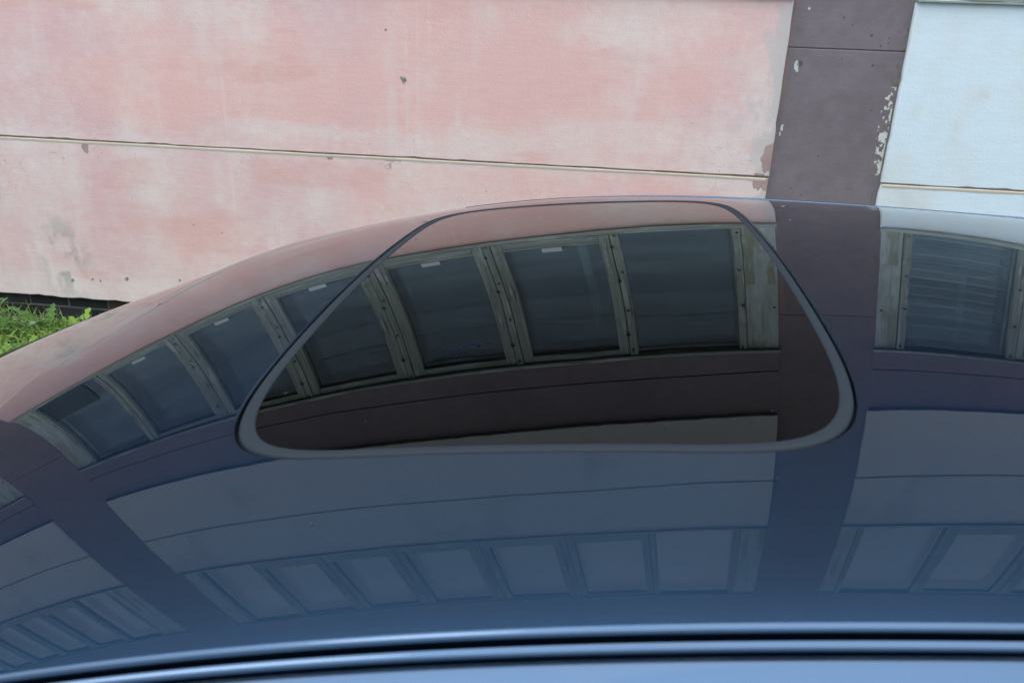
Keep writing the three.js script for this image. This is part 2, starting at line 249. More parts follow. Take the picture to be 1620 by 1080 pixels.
// lower walls, two panels high, with a putty-filled joint
const bays = [
  { x0: LL, x1: QL, lower: M.white, upper: M.cream, ux: 0, glass: null },
  { x0: QR, x1: PL, lower: M.pink, upper: M.cream, ux: QR, main: true },
  { x0: PR, x1: RR, lower: M.white, upper: M.cream, ux: 0, right: true },
];
bays[1].glass = [[-4.60, -3.939], [-3.84, -3.232], [-3.049, -2.483], [-2.297, -1.697], [-1.498, -0.935], [-0.756, -0.205], [-0.09, 0.519]];
{ const g = [[1.485, 2.085]]; let x = 2.185; for (let i = 0; i < 5; i++) { g.push([x, x + 0.575]); x += 0.575 + 0.18; } x -= 0.07; g.push([x, x + 0.6]); bays[2].glass = g; bays[0].glass = g.map(([a, b]) => [a + LL - PR, b + LL - PR]); }
const T = 0.30;                                       // wall thickness
for (const b of bays) {
  const uy = b.main ? yB : 0;
  panel(b.x0 + 0.004, b.x1 - 0.004, yB, yJ - 0.003, -T, 0, b.lower, b.ux, uy, 0.004);
  panel(b.x0 + 0.004, b.x1 - 0.004, yJ + 0.0035, yS - 0.012, -T, 0.003, b.lower, b.ux, uy, 0.003);
  const putty = []; let px = b.x0 + 0.01; const step = 0.05; const N = Math.floor((b.x1 - b.x0 - 0.02) / step);
  const pos = [], idx = []; // an uneven bead along the lower lip of the joint
  for (let i = 0; i <= N; i++) { const x = px + i * step, o = 0.003 * (fbm(x * 7, 3, 520, 3) - 0.5), w = 0.004 + 0.006 * fbm(x * 11, 9, 530, 3); for (const [yy, zz] of [[yJ - 0.012, 0.0005], [yJ - 0.008 + o, 0.003], [yJ - 0.004 + o, 0.002], [yJ - 0.003 + o, -0.014]]) pos.push(x, Y(yy - (yy < yJ - 0.011 ? w : 0)), zz); }
  for (let i = 0; i < N; i++) for (let k = 0; k < 3; k++) { const a = i * 4 + k; idx.push(a, a + 4, a + 1, a + 1, a + 4, a + 5); }
  const g = new THREE.BufferGeometry(); g.setAttribute('position', new THREE.Float32BufferAttribute(pos, 3)); g.setIndex(idx); g.computeVertexNormals();
  mesh('joint_filler', g, M.putty, hall);
  mesh('joint_backing', plainBox(b.x0 + 0.01, b.x1 - 0.01, Y(yJ - 0.01), Y(yJ + 0.01), -0.05, -0.0045), M.jointDark, hall);
  // upper wall between the two window rows
  panel(b.x0 + 0.004, b.x1 - 0.004, yA, yJ2 - 0.005, -T, 0.0, b.upper, 0, 0, 0.003);
  panel(b.x0 + 0.004, b.x1 - 0.004, yJ2 + 0.006, yS2 - 0.012, -T, 0.002, b.upper, 0, 0);
  mesh('joint_backing', plainBox(b.x0 + 0.01, b.x1 - 0.01, Y(yJ2 - 0.01), Y(yJ2 + 0.01), -0.05, -0.0045), M.jointDark, hall);
  // plum boards over each window row
  for (const [lo, hi] of [[yT, yA], [yT2, yTop - 0.32]]) {
    const mid = lo + (lo === yT ? 0.125 : 0.45);
    mesh('fascia_board', bar(b.x0, b.x1, Y(lo), Y(mid - 0.003), -T, -0.018, 'x'), M.plum, hall);
    mesh('fascia_board', bar(b.x0, b.x1, Y(mid + 0.003), Y(hi - 0.003), -T, -0.022, 'x'), M.plum, hall);
  }
  // windows
  const rows = [[yS, yT, true], [yS2, yT2, false]];
  for (const [s, t, low] of rows) {
    const H = t - s, f0 = s + 0.032, f1 = t - 0.032;
    mesh('window_sill', merge([bar(b.x0, b.x1, Y(s - 0.012), Y(f0), -0.14, -0.012, 'x', 0.006), bar(b.x0, b.x1, Y(s - 0.022), Y(s - 0.012), -0.14, 0.022, 'x', 0.003)]), M.wood, hall);
    mesh('window_head', merge([bar(b.x0, b.x1, Y(f1), Y(t), -0.14, -0.014, 'x', 0.006), bar(b.x0, b.x1, Y(t - 0.028), Y(t - 0.006), -0.014, -0.004, 'x', 0.003)]), M.wood, hall);
    const G = b.glass, z = -0.03;
    const boltAt = (p, x, y) => { const c = new THREE.CylinderGeometry(0.008, 0.008, 0.012, 8); c.rotateX(Math.PI / 2); c.translate(x, Y(y), z + 0.022); mesh('bolt', c, M.bolt, p); };
    const latchAt = (p, x, y) => { const g1 = plainBox(x - 0.014, x + 0.013, Y(y) - 0.004, Y(y) + 0.004, z + 0.012, z + 0.02), g2 = plainBox(x - 0.003, x + 0.004, Y(y) - 0.02, Y(y) + 0.014, z + 0.012, z + 0.018); mesh('latch', merge([g1, g2]), M.bolt, p); };
    // closing boards beside the pilasters
    for (const [a, e] of [[b.x0, G[0][0] - 0.045], [G[6][1] + 0.045, b.x1]]) {
      const p = mesh('closing_board', bar(a + 0.002, e - 0.003, Y(f0), Y(f1), -0.10, z + 0.004), M.board, hall);
      if (low) for (const yy of [2.728]) boltAt(p, a === b.x0 ? a + 0.03 : e - 0.035, yy);
    }
    // mullions: between every two windows, and beside the boards
    for (let i = 0; i <= 7; i++) {
      const xa = i ? G[i - 1][1] : G[0][0] - 0.045, xb = i < 7 ? G[i][0] : G[6][1] + 0.045;
      const dbl = i >= 2 && i <= 5, single = i === 1 || i === 6;
      const c0 = dbl ? (xa + xb) / 2 - 0.022 : single ? (i === 1 ? xa : xb - 0.05) : xa, c1 = dbl ? (xa + xb) / 2 + 0.022 : single ? (i === 1 ? xa + 0.05 : xb) : xb;
      const p = mesh('mullion', bar(c0, c1, Y(f0), Y(f1), -0.12, z + 0.014, 'y', 0.005), M.wood, hall);
      const cm = (c0 + c1) / 2; for (const fr of (low ? [0.03, 0.42, 0.74, 0.985] : [0.42, 0.74])) boltAt(p, cm + rr(-0.006, 0.006), lerp(f0, f1, fr) + rr(-0.02, 0.02));
    }
    for (let i = 0; i < 7; i++) {
      const w = new THREE.Group(); w.name = 'window'; hall.add(w);
      const [a, c] = G[i], sash = i >= 1 && i <= 5;
      const sy0 = sash ? s + 0.145 : f0, sy1 = sash ? t - 0.075 : f1;
      if (sash) {
        const dl = i === 1 ? G[0][1] + 0.053 : (G[i - 1][1] + a) / 2 + 0.025, dr = i === 5 ? G[6][0] - 0.053 : (c + G[i + 1][0]) / 2 - 0.025;
        mesh('sash', merge([bar(dl, a, Y(f0 + 0.004), Y(f1 - 0.004), -0.075, z + 0.008), bar(c, dr, Y(f0 + 0.004), Y(f1 - 0.004), -0.075, z + 0.006), bar(a, c, Y(f0 + 0.004), Y(sy0 - 0.035), -0.075, z + 0.005, 'x'), bar(a, c, Y(sy0 - 0.033), Y(sy0), -0.07, z + 0.002, 'x'), bar(a, c, Y(sy1), Y(f1 - 0.004), -0.075, z + 0.007, 'x')]), M.wood, w);
        if (low) for (const fr of [0.12, 0.5, 0.9]) latchAt(w, dr + 0.004, lerp(f0, f1, fr) + rr(-0.02, 0.02));
      }
      const pg = new THREE.PlaneGeometry(c - a + 0.012, sy1 - sy0 + 0.012, 10, 14); pg.translate((a + c) / 2, Y((sy0 + sy1) / 2), z - 0.022);
      { // drawn glass is never quite flat
        const n = pg.attributes.normal, p = pg.attributes.position, k = rr(-0.004, 0.004), k2 = rr(-0.004, 0.004); for (let q = 0; q < p.count; q++) { const dx = k + 0.004 * (fbm(p.getX(q) * 5, p.getY(q) * 4, 560 + i, 2) - 0.5), dy = k2 + 0.004 * (fbm(p.getX(q) * 4, p.getY(q) * 5, 570 + i, 2) - 0.5); n.setXYZ(q, dx, dy, 1); }
      }
      mesh('pane', pg, M.pane, w);
      { const ig = new THREE.PlaneGeometry(c - a + 0.09, f1 - f0 + 0.06, 6, 8); ig.translate((a + c) / 2, Y((f0 + f1) / 2), -0.145); const n = ig.attributes.normal, k = rr(-0.006, 0.006), k2 = rr(-0.006, 0.006); for (let q = 0; q < n.count; q++) n.setXYZ(q, k, k2, 1); mesh('inner_pane', ig, M.pane, w); }
      if (low && sash && b.main) { const sx = lerp(a, c, 0.4), e = lerp(a, c, 0.61), yy = sy0 + rr(0.004, 0.012), tilt = rr(-0.03, 0.03); const sg = new THREE.BoxGeometry(e - sx, 0.055, 0.001); sg.rotateZ(tilt); sg.translate((sx + e) / 2, Y(yy + 0.03), z - 0.019); mesh('sticker', sg, M.sticker, w); }
      const blind = (n, z1, tone) => { for (let k = 0; k < n; k++) { const yy = lerp(sy0 + 0.06, sy1 - 0.04, k / (n - 1)); const g = new THREE.BoxGeometry(c - a + 0.02, 0.012, 0.05); g.rotateX(0.5); g.translate((a + c) / 2, Y(yy), z1); mesh('blind_slat', g, M.blind, w); } };
      if (low && b.main && i === 4) { // blue flecks that paint the blue-violet polarised sheen of one pane
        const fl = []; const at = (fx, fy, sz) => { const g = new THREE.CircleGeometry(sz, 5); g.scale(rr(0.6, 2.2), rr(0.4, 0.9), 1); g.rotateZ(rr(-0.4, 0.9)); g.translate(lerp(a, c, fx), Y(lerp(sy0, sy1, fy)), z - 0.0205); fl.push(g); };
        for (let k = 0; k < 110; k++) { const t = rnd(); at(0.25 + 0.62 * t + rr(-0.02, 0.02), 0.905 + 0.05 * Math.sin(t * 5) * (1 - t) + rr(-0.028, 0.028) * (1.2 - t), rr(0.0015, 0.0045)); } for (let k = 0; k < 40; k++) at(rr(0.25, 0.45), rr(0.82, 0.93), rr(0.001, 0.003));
        mesh('painted_sheen_flecks', merge(fl), M.fleck, w).userData.kind = 'stuff';
      }
      if (low && b.main && i === 0) { const g = plainBox(a + 0.01, a + 0.52, Y(sy0 + 0.01), Y(sy0 + 0.5), z - 0.018, z - 0.012); mesh('painted_reflection', g, M.paintedReflection, w); }  // thin dark sheet that paints a dark mirrored shape onto this pane
      if (low && b.right && i === 0) { blind(12, -0.19); mesh('blind_tape', plainBox(a + 0.36, a + 0.405, Y(sy0), Y(sy1), -0.235, -0.23), M.blind, w); }
    }
  }
}
// pilasters, each cast in lifts
for (const [a, b, near] of [[LL2, LL, 0], [QL, QR, 0], [PL, PR, 1], [RR, RR2, 0]]) {
  const cuts = [yB, 1.478, 2.8, 5.1, yTop - 0.32];
  for (let k = 0; k < 4; k++) { const top = cuts[k + 1]; const m = near && k < 2 ? M.plumNear : M.plum; mesh('pilaster', panelGeo(a - 0.012, b + 0.012, Y(cuts[k] + 0.0006), Y(top - 0.0006), -T - 0.02, -0.024, near ? PL : 0, Y(near ? yB : 0), 0.0005), m, hall); }
}
// cornice, roof and rooms
mesh('cornice', bar(LL2, RR2, Y(yTop - 0.32), Y(yTop), -0.6, 0.10, 'x', 0.02), M.plum, hall);
mesh('roof', plainBox(LL2, RR2, Y(yTop - 0.25), Y(yTop - 0.02), -7.0, -0.6), M.concrete, hall);
mesh('floor', plainBox(LL2 + 0.02, RR2 - 0.02, Y(yS - 0.95), Y(yS - 0.85), -6.8, -T - 0.03), M.room, hall);
mesh('ceiling', plainBox(LL2 + 0.02, RR2 - 0.02, Y(yA + 0.02), Y(yS2 - 0.5), -6.8, -T - 0.03), M.room, hall);
mesh('upper_ceiling', plainBox(LL2 + 0.02, RR2 - 0.02, Y(yT2 + 0.15), Y(yT2 + 0.25), -6.8, -T - 0.03), M.room, hall);
mesh('rear_wall', plainBox(LL2, RR2, 0, Y(yTop - 0.25), -7.05, -6.8), M.room, hall);
for (const x of [LL2, RR2 - 0.25]) mesh('end_wall', plainBox(x, x + 0.25, 0, Y(yTop - 0.25), -6.8, -T - 0.025), M.cream, hall);
for (const x of [QL + 0.3, PL + 0.2]) mesh('partition', plainBox(x, x + 0.12, Y(yS - 0.85), Y(yT2 + 0.15), -6.8, -T - 0.03), M.room, hall);
for (const [x, z] of [[-0.36, -0.75], [-2.9, -1.1], [2.4, -0.9]]) { const g = new THREE.CylinderGeometry(0.03, 0.03, yT - yS + 0.9, 12); g.translate(x, Y((yS - 0.85 + yT) / 2), z); mesh('heating_pipe', g, M.sticker, hall); }
// plinth of tarred bricks, set back under the panels
{
  const tar = [lin(0.022, 0.021, 0.022), lin(0.030, 0.027, 0.027), lin(0.016, 0.016, 0.018), lin(0.075, 0.042, 0.028)].map((color) => new THREE.MeshStandardMaterial({ color, roughness: 0.8, bumpMap: plasterBump, bumpScale: 0.004 }));
  const mort = new THREE.MeshStandardMaterial({ color: lin(0.15, 0.145, 0.14), roughness: 1 });
  const pl = mesh('plinth', plainBox(LL2, RR2, Y(-0.42), Y(yB - 0.004), -T, -0.055), mort, hall);
  const bh = 0.064, bw = 0.245, j = 0.01, geo = new RoundedBoxGeometry(bw, bh, 0.08, 1, 0.004);
  for (let r = 0; r < 4; r++) for (let k = 0; ; k++) {
    const x = -6.2 + (r % 2) * (bw + j) / 2 + k * (bw + j) + rr(-0.003, 0.003); if (x > 1.6) break;
    const m = mesh('brick', geo, tar[k === 13 && r === 0 ? 3 : Math.floor(rnd() * 3)], pl); m.position.set(x, Y(yB - 0.012 - bh / 2 - r * (bh + j)), -0.09 + rr(-0.004, 0.004));
  }
}

// ------------------------------------------------------------------ the hall across the yard, which the lower windows mirror
{
  const D0 = -13, g0 = groundY(D0), far = thing('clad_hall', 'long hall with blue grey sheet cladding across the yard, mirrored in the lower windows', 'building', [0, g0, -D0]);
  const sheetMap = colourTex(512, 256, 16, 4, (u, v) => { const n = fbmT(u, v, 16, 9, 801), m = fbmT(u * 3, v * 0.4, 16, 20, 811); return mul3([0.64, 0.74, 0.82], 0.7 + 0.35 * n + 0.25 * m); });
  const sheet = [1, 0.9, 1.06].map((k) => new THREE.MeshStandardMaterial({ map: sheetMap, color: lin(k, k, k), roughness: 0.7 }));
  mesh('frame_wall', plainBox(-34, 30, 0, 11.0, 0.12, 7), M.concrete, far);
  for (let r2 = 0; r2 < 9; r2++) mesh('cladding_sheet', bar(-34, 30, 0.2 + r2 * 1.2, 0.2 + r2 * 1.2 + 1.17, 0, 0.11, 'x', 0.02), sheet[Math.floor(rnd() * 3)], far);
  mesh('roof_edge', bar(-34.2, 30.2, 11.0, 11.25, -0.2, 7.2, 'x', 0.03), M.metalSill, far);
}

// ------------------------------------------------------------------ car
const CX = -0.2, CAR = [CX, 0, -dc];
const car = thing('parked_car', 'dark blue metallic saloon car with black tinted glass sunroof parked beside the building', 'car', CAR);
const W3 = (x, d, y) => [x - CX, y + EYE, -d + dc];   // eye-relative (along, away, up) -> car frame
M.paint = new THREE.MeshPhysicalMaterial({ color: lin(0.033, 0.071, 0.130), specularColor: lin(0.06, 0.11, 0.17), metalness: 0.97, roughness: 0.26, bumpMap: greyTex(512, 512, 0.25, 0.25, (u, v) => hash(Math.round(u * 2048), Math.round(v * 2048), 777)), bumpScale: 0.00005, clearcoat: 1, clearcoatRoughness: 0.0, ior: 1.5 });
M.rubber = new THREE.MeshPhysicalMaterial({ color: lin(0.017, 0.022, 0.028), roughness: 0.6, specularIntensity: 0.3 });
M.gap = new THREE.MeshStandardMaterial({ color: lin(0.006, 0.006, 0.007), roughness: 0.9 });
M.tint = new THREE.MeshPhysicalMaterial({ color: lin(0.012, 0.011, 0.012), transmission: 1, thickness: 0, roughness: 0, ior: 1.52 });
M.sunGlass = new THREE.MeshPhysicalMaterial({ color: lin(0.012, 0.011, 0.012), transmission: 1, thickness: 0, roughness: 0, ior: 1.36 });
M.carGlass = new THREE.MeshPhysicalMaterial({ color: lin(0.55, 0.6, 0.58), transmission: 1, thickness: 0, roughness: 0, ior: 1.52 });
M.cabin = new THREE.MeshStandardMaterial({ color: lin(0.03, 0.03, 0.032), roughness: 0.9 });
M.tyre = new THREE.MeshStandardMaterial({ color: lin(0.02, 0.02, 0.02), roughness: 0.85 });
M.alloy = new THREE.MeshStandardMaterial({ color: lin(0.6, 0.61, 0.62), roughness: 0.3, metalness: 1 });
M.lamp = new THREE.MeshPhysicalMaterial({ color: lin(0.75, 0.78, 0.8), roughness: 0.1, clearcoat: 1 });
M.redLamp = new THREE.MeshPhysicalMaterial({ color: lin(0.35, 0.01, 0.012), roughness: 0.1, clearcoat: 1 });
M.chrome = new THREE.MeshStandardMaterial({ color: lin(0.75, 0.76, 0.78), roughness: 0.08, metalness: 1 });
// the roof's height over its plan (x along the car, d across), relative to the eye
const PA = [-0.27229, 0.0921, -0.08984, 0.02258, -0.2197, 0.05401], PB = [-0.13353, 0.02408, 0.01526, -0.01276, 0.753], PC = [0.44403, 0.03035, -2.35459, 0.6232], PE = [-0.2237, -0.1022, 0.53428], PO = [-0.04453, -0.00126, 0.04017], PP = [-0.00005, -0.04246, 0.14988, 0.02372];
const pol = (c, x) => { let r = 0; for (let i = c.length - 1; i >= 0; i--) r = r * x + c[i]; return r; };
const Hraw = (x, t) => pol(PA, x) + t * (pol(PO, x) + t * (pol(PB, x) + t * (pol(PP, x) + t * (pol(PC, x) + t * t * 4 * pol(PE, x)))));
function H(x, d) {
  const t = d - dc, xc = clamp(x, -0.62, 0.72), tc = clamp(t, -0.585, 0.6), e = 1e-3;
  let h = Hraw(xc, tc);
  if (x !== xc) { const s = (Hraw(xc + e, tc) - Hraw(xc - e, tc)) / (2 * e); h += s * (x - xc) - (x > xc ? 0.10 : 0.02) * (x - xc) ** 2; }
  if (t !== tc) { const s = (Hraw(xc, tc + e) - Hraw(xc, tc - e)) / (2 * e); h += s * (t - tc); }
  return h;
}
function Hn(x, d) { const e = 1e-3, hx = (H(x + e, d) - H(x - e, d)) / (2 * e) + 0.0016 * (fbm(x * 16, d * 16, 901, 2) - 0.5), hd = (H(x, d + e) - H(x, d - e)) / (2 * e) + 0.0024 * (fbm(x * 14 + 7, d * 14, 911, 2) - 0.5), l = Math.hypot(hx, 1, hd); return [-hx / l, 1 / l, hd / l]; }   // z = -d
const dNear = (x) => { const q = clamp(x, -0.3, 0.25); return 0.317 + 0.078 * q + 0.12 * q * q + (x > 0.25 ? 0.09 * (x - 0.25) : 0); };
const dFar = (x) => 2 * dc - dNear(x);
const xHead = (d) => -0.577 + 0.57 * (d - dc) ** 2;
const xTail = (d) => 1.0 - 0.25 * (d - dc) ** 2;
const roofSide = (x, d) => { const k = 0.012, v = [dNear(x) - d, d - dFar(x), xHead(d) - x, x - xTail(d)]; const m = Math.max(...v); return m + k * Math.log(v.reduce((s, a) => s + Math.exp((a - m) / k), 0)); };
// sunroof opening: a squarish oval round (sx, sd)
const SX = -0.0455, SD = 0.914;
const openR = (th, inset = 0) => { const a = (Math.cos(th) < 0 ? 0.2318 : 0.2388) - inset * (Math.cos(th) < 0 ? 1.12 : 0.9), b = 0.4435 - inset * (Math.sin(th) < 0 ? 0.82 : 1), n = 7; return 1 / Math.pow(Math.pow(Math.abs(Math.cos(th) / a), n) + Math.pow(Math.abs(Math.sin(th) / b), n), 1 / n); };
const NT = 900;
const thetas = []; { // finer where the opening's corners are
  const w = []; let s = 0; for (let i = 0; i < 7200; i++) { const t = i / 7200 * 2 * Math.PI; const r0 = openR(t), r1 = openR(t + 2 * Math.PI / 7200); s += Math.hypot(r1 * Math.cos(t + 2 * Math.PI / 7200) - r0 * Math.cos(t), r1 * Math.sin(t + 2 * Math.PI / 7200) - r0 * Math.sin(t)) + 0.0002; w.push(s); }
  let q = 0; for (let k = 0; k < NT; k++) { const want = s * k / NT; while (w[q] < want) q++; thetas.push(q / 7200 * 2 * Math.PI); }
}
const edgeR = thetas.map((t) => { let lo = 0.2, hi = 2; for (let i = 0; i < 40; i++) { const m = (lo + hi) / 2; if (roofSide(SX + m * Math.cos(t), SD + m * Math.sin(t)) < 0) lo = m; else hi = m; } return lo; });
// rings of [x, d, y, nx, ny, nz] -> geometry
function ringsGeo(rings, closed = true, flip = false) {
  const n = rings[0].length, pos = [], nor = [], uv = [], idx = [];
  rings.forEach((r) => r.forEach(([x, d, y, nx, ny, nz]) => { pos.push(...W3(x, d, y)); nor.push(nx, ny, nz); uv.push(x, d); }));
  const m = closed ? n : n - 1;
  for (let j = 0; j + 1 < rings.length; j++) for (let i = 0; i < m; i++) { const a = j * n + i, b = j * n + (i + 1) % n, c = a + n, e = b + n; flip ? idx.push(a, c, b, b, c, e) : idx.push(a, b, c, b, e, c); }
  { // the winding follows the given normals
    let s = 0; for (let i = 0; i < idx.length; i += 3) { const [a, b, c] = [idx[i] * 3, idx[i + 1] * 3, idx[i + 2] * 3]; const ux = pos[b] - pos[a], uy = pos[b + 1] - pos[a + 1], uz = pos[b + 2] - pos[a + 2], vx = pos[c] - pos[a], vy = pos[c + 1] - pos[a + 1], vz = pos[c + 2] - pos[a + 2]; s += (uy * vz - uz * vy) * nor[a] + (uz * vx - ux * vz) * nor[a + 1] + (ux * vy - uy * vx) * nor[a + 2]; }
    if (s < 0) for (let i = 0; i < idx.length; i += 3) { const t = idx[i]; idx[i] = idx[i + 1]; idx[i + 1] = t; }
  }
  const g = new THREE.BufferGeometry(); g.setAttribute('position', new THREE.Float32BufferAttribute(pos, 3)); g.setAttribute('normal', new THREE.Float32BufferAttribute(nor, 3)); g.setAttribute('uv', new THREE.Float32BufferAttribute(uv, 2)); g.setIndex(idx); return g;
}
const ptOn = (x, d, dy = 0) => [x, d, H(x, d) + dy, ...Hn(x, d)];
const unit3 = (v) => { const l = Math.hypot(...v); return v.map((a) => a / l); };
// outward direction in plan at ring point k of a list of [x,d]
function outward(list, k) { const n = list.length, a = list[(k + n - 1) % n], b = list[(k + 1) % n]; const tx = b[0] - a[0], td = b[1] - a[1], l = Math.hypot(tx, td) || 1; return [td / l, -tx / l]; }
{
  const inner = thetas.map((t) => { const r = openR(t); return [SX + r * Math.cos(t), SD + r * Math.sin(t)]; });
  const outer = thetas.map((t, k) => [SX + edgeR[k] * Math.cos(t), SD + edgeR[k] * Math.sin(t)]);
  const rings = [];
  // turned-down lip at the opening
  for (const [o, h, a] of [[-0.0022, -0.010, 90], [-0.0022, -0.0022, 90], [-0.0015, -0.0007, 45], [0, 0, 0]]) rings.push(inner.map((p, k) => { const [ox, od] = outward(inner, k), x = p[0] + ox * o, d = p[1] + od * o, n = Hn(...p), c = Math.cos(a * Math.PI / 180), s = Math.sin(a * Math.PI / 180); return [x, d, H(...p) + h, ...unit3([n[0] * c - ox * s, n[1] * c, n[2] * c + od * s])]; }));
  for (let j = 1; j <= 44; j++) { const f = Math.pow(j / 44, 1.15); rings.push(inner.map((p, k) => ptOn(lerp(p[0], outer[k][0], f), lerp(p[1], outer[k][1], f)))); }
  // rolled edge all round
  const R = 0.0038;
  for (const a of [12, 25, 40, 55, 70, 90]) rings.push(outer.map((p, k) => { const [ox, od] = outward(outer, k), A = a * Math.PI / 180, n = Hn(...p), s = Math.sin(A), c = Math.cos(A); return [p[0] + ox * R * s, p[1] + od * R * s, H(...p) - R * (1 - c), ...unit3([n[0] * c + ox * s, n[1] * c, n[2] * c - od * s])]; }));
  rings.push(outer.map((p, k) => { const [ox, od] = outward(outer, k); return [p[0] + ox * R, p[1] + od * R, H(...p) - 0.016, ox, 0, -od]; }));
  mesh('roof_panel', ringsGeo(rings, true, false), M.paint, car);
  // rubber frame round the glass
  const seal = (ins) => thetas.map((t) => { const r = openR(t, ins); return [SX + r * Math.cos(t), SD + r * Math.sin(t)]; });
  const prof = [[0.0036, -0.008, 85], [0.0037, -0.0024, 78], [0.0044, -0.0007, 45], [0.0060, 0.0001, 14], [0.0085, 0.0004, 4], [0.0112, 0.0004, -3], [0.0128, 0.0001, -18], [0.0135, -0.0009, -60], [0.0137, -0.006, -85]];
  mesh('sunroof_seal', ringsGeo(prof.map(([ins, h, a]) => { const L = seal(ins); return L.map((p, k) => { const [ox, od] = outward(L, k), A = a * Math.PI / 180, n = Hn(...p), s = Math.sin(A), c = Math.cos(A); return [p[0], p[1], H(...p) + h, ...unit3([n[0] * c + ox * s, n[1] * c, n[2] * c - od * s])]; }); }), true, true), M.rubber, car);
  mesh('sunroof_gutter', ringsGeo([[-0.006, -0.0095], [0.02, -0.0095]].map(([ins, h]) => seal(ins).map((p) => ptOn(p[0], p[1], h))), true, true), M.gap, car);
  const gl = []; for (let j = 0; j <= 40; j++) { const f = j / 40; gl.push(seal(0.0135).map((p) => ptOn(lerp(p[0], SX, f * 0.9999), lerp(p[1], SD, f * 0.9999), -0.0006))); }
  mesh('sunroof_glass', ringsGeo(gl, true, true), M.sunGlass, car);
  // lining under the roof, with the closed blind below the glass
  const li = []; for (let j = 0; j <= 16; j++) { const f = j / 16; li.push(outer.filter((_, k) => k % 6 === 0).map((p, k) => ptOn(lerp(p[0], SX, f * 0.9999), lerp(p[1], SD, f * 0.9999), -0.03))); }
  mesh('headlining', ringsGeo(li, true, true), M.cabin, car);
}
{ // dust and specks lying on the roof and its glass, and a hair-fine scratch on the glass
  const fl = []; for (let i = 0; i < 150; i++) { const x = rr(-0.5, 0.6), d = rr(0.36, 1.3); const g = new THREE.CircleGeometry(rr(0.0002, 0.0006) * (rnd() < 0.08 ? 1.8 : 1), 6); g.scale(rr(0.6, 1.6), 1, 1); g.rotateX(-Math.PI / 2); g.translate(...W3(x, d, H(x, d) + 0.0007)); const q = Math.pow(Math.abs((x - SX) / 0.245), 7) + Math.pow(Math.abs((d - SD) / 0.455), 7), q2 = Math.pow(Math.abs((x - SX) / 0.21), 7) + Math.pow(Math.abs((d - SD) / 0.42), 7); if (q > 1 || q2 < 1) fl.push(g); }
  for (const [xa, da, xb, db] of [[-0.14, 0.715, 0.0, 0.70], [0.075, 0.695, 0.10, 0.694]]) { const P = []; for (let k = 0; k <= 12; k++) { const x = lerp(xa, xb, k / 12), d = lerp(da, db, k / 12); P.push([x, d, H(x, d)]); } const g = new THREE.BufferGeometry(), pos = [], idx = [], nor = [], uv = []; P.forEach(([x, d, h]) => { for (const o of [-0.00008, 0.00008]) { pos.push(...W3(x, d + o, h + 0.0004)); nor.push(0, 1, 0); uv.push(0, 0); } }); for (let k = 0; k < 12; k++) idx.push(2 * k, 2 * k + 2, 2 * k + 1, 2 * k + 1, 2 * k + 2, 2 * k + 3); g.setAttribute('position', new THREE.Float32BufferAttribute(pos, 3)); g.setAttribute('normal', new THREE.Float32BufferAttribute(nor, 3)); g.setAttribute('uv', new THREE.Float32BufferAttribute(uv, 2)); g.setIndex(idx); fl.push(g); }
  mesh('dust_specks', merge(fl), new THREE.MeshStandardMaterial({ color: lin(0.05, 0.052, 0.052), roughness: 1 }), car).userData.kind = 'stuff';
}
// strips along the roof's sides: joint, moulding, door frame. o = out from the roof edge, h = below it, a = tilt of the face
const strip = (name, side, x0, x1, prof, mat, up = 0) => {
  const N = 90, rings = prof.map(([o, h, a]) => { const L = []; for (let i = 0; i <= N; i++) { const x = lerp(x0, x1, i / N), de = side < 0 ? dNear(x) : dFar(x), A = a * Math.PI / 180; L.push([x, de + side * o, H(x, de) + h + up * sst(-0.25, 0.15, x), 0, Math.cos(A), -side * Math.sin(A)]); } return L; });
  return mesh(name, ringsGeo(rings, false, side > 0), mat, car);
};
for (const side of [-1, 1]) {
  strip('roof_ditch', side, -0.36, 0.97, [[0.003, -0.0155, 0], [0.02, -0.0165, 0]], M.gap);
  strip('roof_moulding', side, -0.36, 0.97, [[0.0083, -0.012, -90], [0.0083, -0.0045, -80], [0.0089, -0.0026, -30], [0.0098, -0.0022, 10], [0.0113, -0.0027, 30], [0.0127, -0.0041, 55], [0.0132, -0.0062, 80], [0.0133, -0.014, 90]], M.paint, side > 0 ? 0.0023 : 0);
  strip('door_frame', side, side > 0 ? -0.25 : -0.40, 0.96, [[0.0163, -0.016, -90], [0.0163, -0.0060, -85], [0.0167, -0.0048, -45], [0.0180, -0.0040, -16], [0.0205, -0.0034, -5], [0.0212, -0.0034, 10], [0.024, -0.0044, 17], [0.032, -0.0075, 24], [0.045, -0.015, 33], [0.056, -0.026, 52], [0.062, -0.040, 72], [0.064, -0.052, 85]], M.paint);
}
